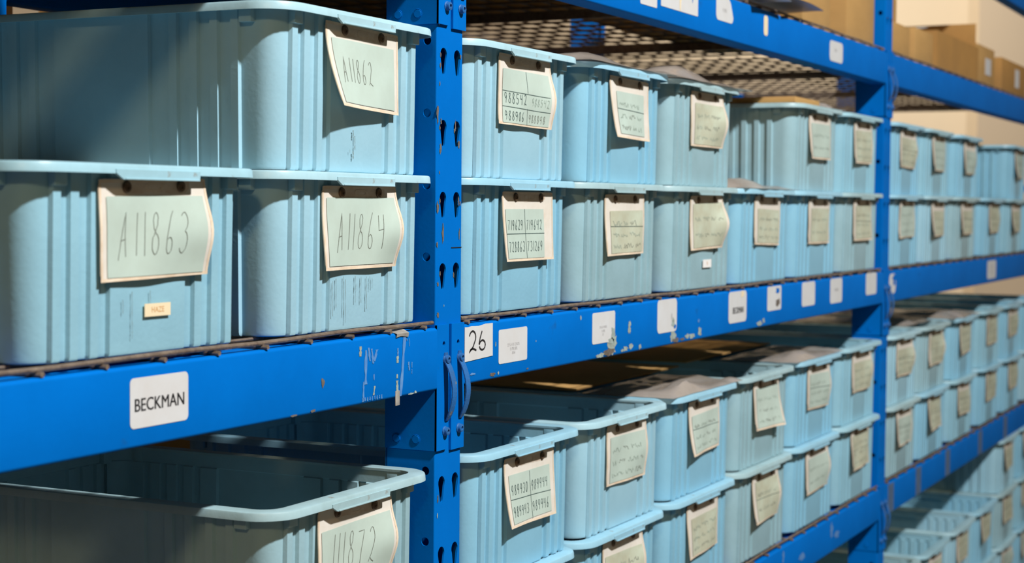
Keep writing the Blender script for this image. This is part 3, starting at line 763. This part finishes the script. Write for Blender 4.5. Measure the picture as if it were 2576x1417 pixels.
t2 = [(.2405, 0, dict(pp=rnd_p(31, tilt=.012, curl=.002, bulge=.012, wave=.0012, dx=-.001, dz=.003, ptilt=0), kind='three', paper=(.07, .21, .93, .97), pm=PAPER, near=True), 'pale blue bin tagged 988542 just right of the near post, upper tier'),
      (.655, 1, dict(pp=rnd_p(32, tilt=.012, curl=.016, bulge=0, wave=.0006, dx=.006, dz=.0, curlr=.004, ptilt=0), kind='faint', near=True, paper=(.14, .24, .86, .93), pm=PAPER), lab(1, 'upper', 'middle', 'middle', 'bright blue ')),
      (1.058, 2, dict(pp=rnd_p(33, tilt=.0, curl=.0, bulge=.014, wave=.001, dx=.004, dz=0), near=True), 'greyish blue bin under the rumpled film, left of the upper-tier gap'),
      (1.850, 2, {}, 'greyish blue bin with exposed ribbed side right of the upper-tier gap'), (2.253, 3, {}, 'blue upper-tier bin touching the second post, middle shelf')]
for x, v, kw, lb in t2: put_bin(x, ZB+HB, 0, 0, v, lb, **kw)
# lower shelf, middle bay
lx2 = [.262, .6645, 1.067, 1.4695, 1.872, 2.2745]; lx1 = [.250, .655, 1.062, 1.464, 1.866, 2.268]
lk = {0: dict(pp=rnd_p(41, tilt=.02, curl=.014, bulge=0, wave=.0005, dx=.004, dz=-.004, curlr=.008, ptilt=-.02), kind='grid', words=('989930', '989944', '989943', '989946'), paper=(.07, .25, .90, .95), pm=PAPER, near=True),
      1: dict(pp=rnd_p(42, tilt=.015, curl=0, bulge=.006, wave=.001, dx=.0, dz=.0), near=True, pm=PAPER), 2: dict(pp=rnd_p(43, tilt=-.01, curl=.012, bulge=0, wave=.001, dx=.0, dz=.0), kind='faint', near=True, pm=PAPER), 3: dict(pp=rnd_p(44, tilt=.02, curl=.010, bulge=0, wave=.001, dx=-.004, dz=0, curlr=.02), pm=PAPER), 4: {}, 5: {}}
cl = [1, 0, 1, 2, 1, 3]; cl1 = [1, 1, 1, 2, 1, 3]
for i in range(6):
    put_bin(lx1[i], zlow(lx1[i], 0), 0, 0, cl1[i], lab(i, 'lower', 'lower', 'middle', 'blue '), near=i in (0, 1, 2))
    put_bin(lx2[i], zlow(lx1[i], 1), 0, 0, cl[i], 'open blue bin tagged 989930 just right of the near post' if i == 0 else lab(i, 'upper', 'lower', 'middle', 'open blue ' if i in (1, 3, 5) else 'blue '), **lk[i])
# far bay
fx1 = [2.778, 3.181, 3.622, 4.100, 4.540, 4.990]
fc = [1, 0, 2, 1, 3, 1]
for i, x in enumerate(fx1):
    put_bin(x-.02, ZB, 0, 0, fc[i], lab(i, 'lower', 'middle', 'far', 'blue ').replace('near', 'second'))
    put_bin(x-.02 if i != 2 else 3.605, zlow(x, 0), 0, 0, fc[(i+2) % 6], lab(i, 'lower', 'lower', 'far', 'blue ').replace('near', 'second'))
    put_bin([2.757, 3.160, 3.610, 4.080, 4.500, 4.960][i], zlow(x, 1), 0, 0, fc[(i+1) % 6], lab(i, 'upper', 'lower', 'far', 'blue ').replace('near', 'second'))
for i, x in enumerate([2.757, 3.160, 3.625]):
    put_bin(x, ZB+HB, 0, 0, fc[(i+3) % 5], lab(i, 'upper', 'middle', 'far', 'blue ').replace('near', 'second'))
put_bin(4.565, ZB+HB, 0, 0, 1, 'blue bin right of the upper gap on the far bay middle shelf')
# bottom shelf
for i, x in enumerate([2.80, 3.215, 3.63, 4.04, 4.46, 4.875]):
    n = 3 if i >= 4 else 2
    for t in range(n):
        put_bin(x, -1.31+ZB+HB*t, .0, 0, (i+t*2) % 4, '%s blue bin from the second post on the bottom shelf, %s tier' % (ORD[i], ('lowest', 'next' if n == 3 else 'top', 'top')[t]))
for i, x in enumerate([1.86, 2.265]):
    for t in range(2): put_bin(x, -1.31+ZB+HB*t, 0, 0, (i+t) % 4, 'shaded bottom-shelf bin of the middle bay, %s the second post, %s tier' % (('one left of', 'beside')[i], ('lower', 'upper')[t]))

# ------------------------------------------------------------------ plastic film lying on bins
def film(name, label, x, y, z, w, d, dome, m, seed, cat='plastic sheet', bumps=1, group=None):
    b = MB(); n = 22; V = []; r_ = random.Random(seed); ox = r_.uniform(0, 9)
    for j in range(n+1):
        for i in range(n+1):
            s, t = i/n, j/n
            e1 = min(1, s*9)**.5*min(1, (1-s)*9)**.5; q = e1*min(1, t*12)**.5*min(1, (1-t)*5)**.5
            h = q*(dome*(.30+.75*math.exp(-((s-.26)/.17)**2)*math.exp(-((t-.14)/.2)**2)+.35*noise.noise(Vector((s*3+ox, t*2.5, seed))))+.004*noise.noise(Vector((s*9, t*8+ox, 3))))
            ex = .010*noise.noise(Vector((t*6, seed, s*2)))
            V.append(((s-.5)*w+ex, t*d+.012*noise.noise(Vector((s*5, seed+4, t))), max(.0006, h)))
    F = [(j*(n+1)+i, j*(n+1)+i+1, (j+1)*(n+1)+i+1, (j+1)*(n+1)+i) for j in range(n) for i in range(n)]
    b.add(V, F, m, True); N = len(V); b.add([(v[0], v[1], v[2]-.0006) for v in V], [f[::-1] for f in F], m, True)
    per = [i for i in range(n+1)]+[j*(n+1)+n for j in range(1, n+1)]+[n*(n+1)+i for i in range(n-1, -1, -1)]+[j*(n+1) for j in range(n-1, 0, -1)]
    L = len(per); b.add([V[i] for i in per]+[(V[i][0], V[i][1], V[i][2]-.0006) for i in per], [(i, (i+1) % L, (i+1) % L+L, i+L) for i in range(L)], m)
    o = b.build(name); o.location = (x, y, z); tag(o, label, cat, group); return o
RZ = ZB+2*HB
film('plastic_film', 'grimy clear film humped over the bright blue upper-tier bin', .655, -.018, RZ+.001, .40, .50, .022, FILM, 2)
film('plastic_film', 'grimy clear film bulging over the upper-tier bin before the gap', 1.075, -.020, RZ+.001, .43, .50, .027, FILM, 5)
film('plastic_film', 'thin brown film lying on the upper-tier bin beyond the gap', 1.962, -.012, RZ+.001, .16, .40, .016, FILM, 9)
film('plastic_film', 'flattened film lying in the gap of the upper tier', 1.46, -.016, ZB+HB+.001, .36, .50, .022, FILM, 12)
film('plastic_film', 'film over the third bin of the lower shelf, middle bay', 1.075, -.01, zlow(1.07, 2)+.001, .41, .19, .027, FILM, 15)
film('plastic_film', 'film over the fifth bin of the lower shelf, middle bay', 1.868, -.01, zlow(1.87, 2)+.001, .41, .19, .020, FILM, 18)
film('plastic_film', 'film over the third bin of the lower shelf, far bay', 3.62, -.01, zlow(3.6, 2)+.001, .42, .50, .022, FILM, 21)
film('plastic_film', 'film over the second bin of the lower shelf, far bay', 3.16, .05, zlow(3.1, 2)+.001, .36, .45, .02, FILM, 25)
def sheet(name, label, a, bb, m, cat, rz=0, bev=.001):
    b = MB(); c = ((a[0]+bb[0])/2, (a[1]+bb[1])/2, a[2])
    b.box((a[0]-c[0], a[1]-c[1], 0), (bb[0]-c[0], bb[1]-c[1], bb[2]-a[2]), m, bev); o = b.build(name); o.location = c; o.rotation_euler = (0, 0, rz); tag(o, label, cat); return o
sheet('cardboard_pad', 'tan cardboard pad on the bin right of the upper-tier gap', (1.665, .004, RZ+.0012), (1.865, .36, RZ+.015), CARD, 'cardboard', .0)

sheet('cardboard_pad', 'brown cardboard pad covering the back of the third lower-shelf bin', (.885, .20, zlow(1.0, 2)+.0035), (1.45, .60, zlow(1.0, 2)+.0075), CARD, 'cardboard')
sheet('cardboard_pad', 'brown cardboard pad behind the film on the fifth lower-shelf bin', (1.50, .20, zlow(1.6, 2)+.006), (2.12, .60, zlow(1.6, 2)+.010), CARD, 'cardboard')
# ------------------------------------------------------------------ cartons
def carton(x0, x1, y0, y1, z0, z1, label, m=CARD, tape=True, flap=None, white=None, group='cardboard cartons on the upper shelf'):
    cx, cy = (x0+x1)/2, (y0+y1)/2; root = empty('cardboard_box', label, 'cardboard box', (cx, cy, z0), 0, group)
    hx, hy, h = (x1-x0)/2, (y1-y0)/2, z1-z0
    b = MB(); t = .004
    if flap:
        b.box((-hx, -hy, 0), (hx, hy, t), m); b.box((-hx, -hy, 0), (hx, -hy+t, h), m); b.box((-hx, hy-t, 0), (hx, hy, h), m); b.box((-hx, -hy+t, 0), (-hx+t, hy-t, h), m); b.box((hx-t, -hy+t, 0), (hx, hy-t, h), m)
    else: b.box((-hx, -hy, 0), (hx, hy, h), m, .003)
    b.build('carton_body', root)
    if flap:
        b = MB(); b.box((hx-t, -hy+.01, h), (hx, hy-.01, h+flap), m, .001); b.build('open_flap', root)
        b = MB(); b.box((-hx, hy-t, h), (hx-.01, hy, h+flap*.35), m, .001); b.build('open_flap', root)
    elif tape:
        b = MB(); b.box((-hx-.0006, -.025, h-.05), (-hx, .025, h), TAPEB); b.box((-hx, -.025, h), (hx, .025, h+.0006), TAPEB); b.build('packing_tape', root)
    if white:
        b = MB(); wx, wz, ww, wh = white; b.box((wx-ww/2, -hy-.0012, wz-wh/2), (wx+ww/2, -hy+.001, wz+wh/2), WHITE); b.build('shipping_label', root)
    return root
ZU = .603+.0112
carton(1.80, 2.036, .03, .50, ZU, ZU+.34, 'brown carton on the upper shelf behind the loose paper', CARD)
carton(2.190, 2.470, .03, .50, ZU, ZU+.36, 'tall brown carton on the upper shelf left of the second post', CARD)
carton(2.045, 2.180, .16, .48, ZU, ZU+.30, 'narrow recessed carton between the two large cartons', CARD2)
carton(1.50, 1.77, .14, .47, ZU, ZU+.30, 'carton set back behind the white printed sheet', CARD2)
carton(.06, .66, .06, .93, ZU, ZU+.30, 'carton on the upper shelf just right of the near post', CARD2)
carton(.68, 1.42, .10, .47, ZU, ZU+.28, 'wide carton on the upper shelf near the middle bay start', CARD2)
carton(.70, 1.40, .49, .92, ZU, ZU+.30, 'rear carton on the upper shelf behind the wide one', CARD2)
for k, (a, c) in enumerate(((-.66, -.06), (-1.28, -.68), (-1.90, -1.30))):
    carton(a, c, .08, .93, ZU, ZU+.32, '%s carton left of the near post on the upper shelf' % ORD[k], CARD2)
carton(2.60, 2.885, .03, .38, ZU, ZU+.095, 'low carton right of the second post under a taller one', CARD, white=None)
carton(2.60, 2.80, .05, .38, ZU+.0958, ZU+.34, 'carton stacked on the low carton beside the second post', CARD, white=(.05, .17, .05, .05))
carton(2.95, 3.19, .03, .38, ZU, ZU+.105, 'squat carton with a grey flap in the far bay', CARD)
carton(3.25, 3.90, .03, .36, ZU, ZU+.125, 'orange brown open carton with a raised flap in the far bay', CARD2, flap=.085)
carton(3.96, 4.30, .05, .38, ZU, ZU+.15, 'dark carton with a white label in the far bay', CARD, white=(.05, .08, .10, .06))
carton(4.34, 4.86, .03, .38, ZU, ZU+.13, 'last carton in the far bay with a white label', CARD2, white=(.06, .07, .08, .07))
b = MB(); rings = []
for i in range(9):
    t = i/8; rings.append([(t*.20, -.02, .0+.02*t*t), (t*.20+.01, .10, .012+.012*t), (t*.2+.02, .20, .010)])
b.loft(rings, GREYB, closed=False)
o = b.build('grey_bag_flap'); o.location = (2.97, .06, ZU+.1072); tag(o, 'grey plastic bag draped on the squat carton', 'plastic bag')
# loose paper and bag hanging over the upper beam edge
def curled(name, label, x0, x1, ys, zs, m, cat, twist=0.0):
    b = MB(); n = 14; rings = []
    for i in range(n+1):
        t = i/n; x = x0+(x1-x0)*t
        rings.append([(x, y+twist*t, z+.012*math.sin(t*3+q)*.3) for q, (y, z) in enumerate(zip(ys, [zz+(dz)*t for zz, dz in zs]))])
    rb = [[(p[0], p[1], p[2]-.0008) for p in r] for r in rings]
    b.loft(rings, m, closed=False); b.loft([r[::-1] for r in rb], m, closed=False)
    o = b.build(name); tag(o, label, cat); return o
curled('printed_sheet', 'white printed sheet lying over the upper beam edge', 1.30, 1.49, (-.04, -.015, .05, .15), ((.624, .004), (.628, .004), (.630, .003), (.626, .002)), PWHITE, 'paper')
curled('poly_bag', 'grey plastic bag poking out beside the white printed sheet', 1.50, 1.79, (-.045, -.02, .04, .12), ((.636, .004), (.640, .004), (.642, .0), (.632, .0)), GREYB, 'plastic bag', .02)

# ------------------------------------------------------------------ floor-standing cartons behind the rack; left three added to block light from behind
for k, (x0, x1, y0, y1, z1) in enumerate([(-.9, .325, 1.12, 1.7, .80), (.335, 1.02, 1.14, 1.7, .42), (1.03, 2.0, 1.12, 1.7, .80), (2.04, 2.27, 1.12, 1.7, -.42), (2.3, 3.2, 1.12, 1.9, -.46), (3.25, 4.15, 1.12, 1.8, -.42), (4.2, 5.2, 1.12, 1.7, -.40)]):
    carton(x0, x1, y0, y1, ZF, z1, '%s tall carton from the left standing behind the rack' % ORD[k], CARD2 if k % 2 else CARD, group='tall cartons on the floor behind the rack')
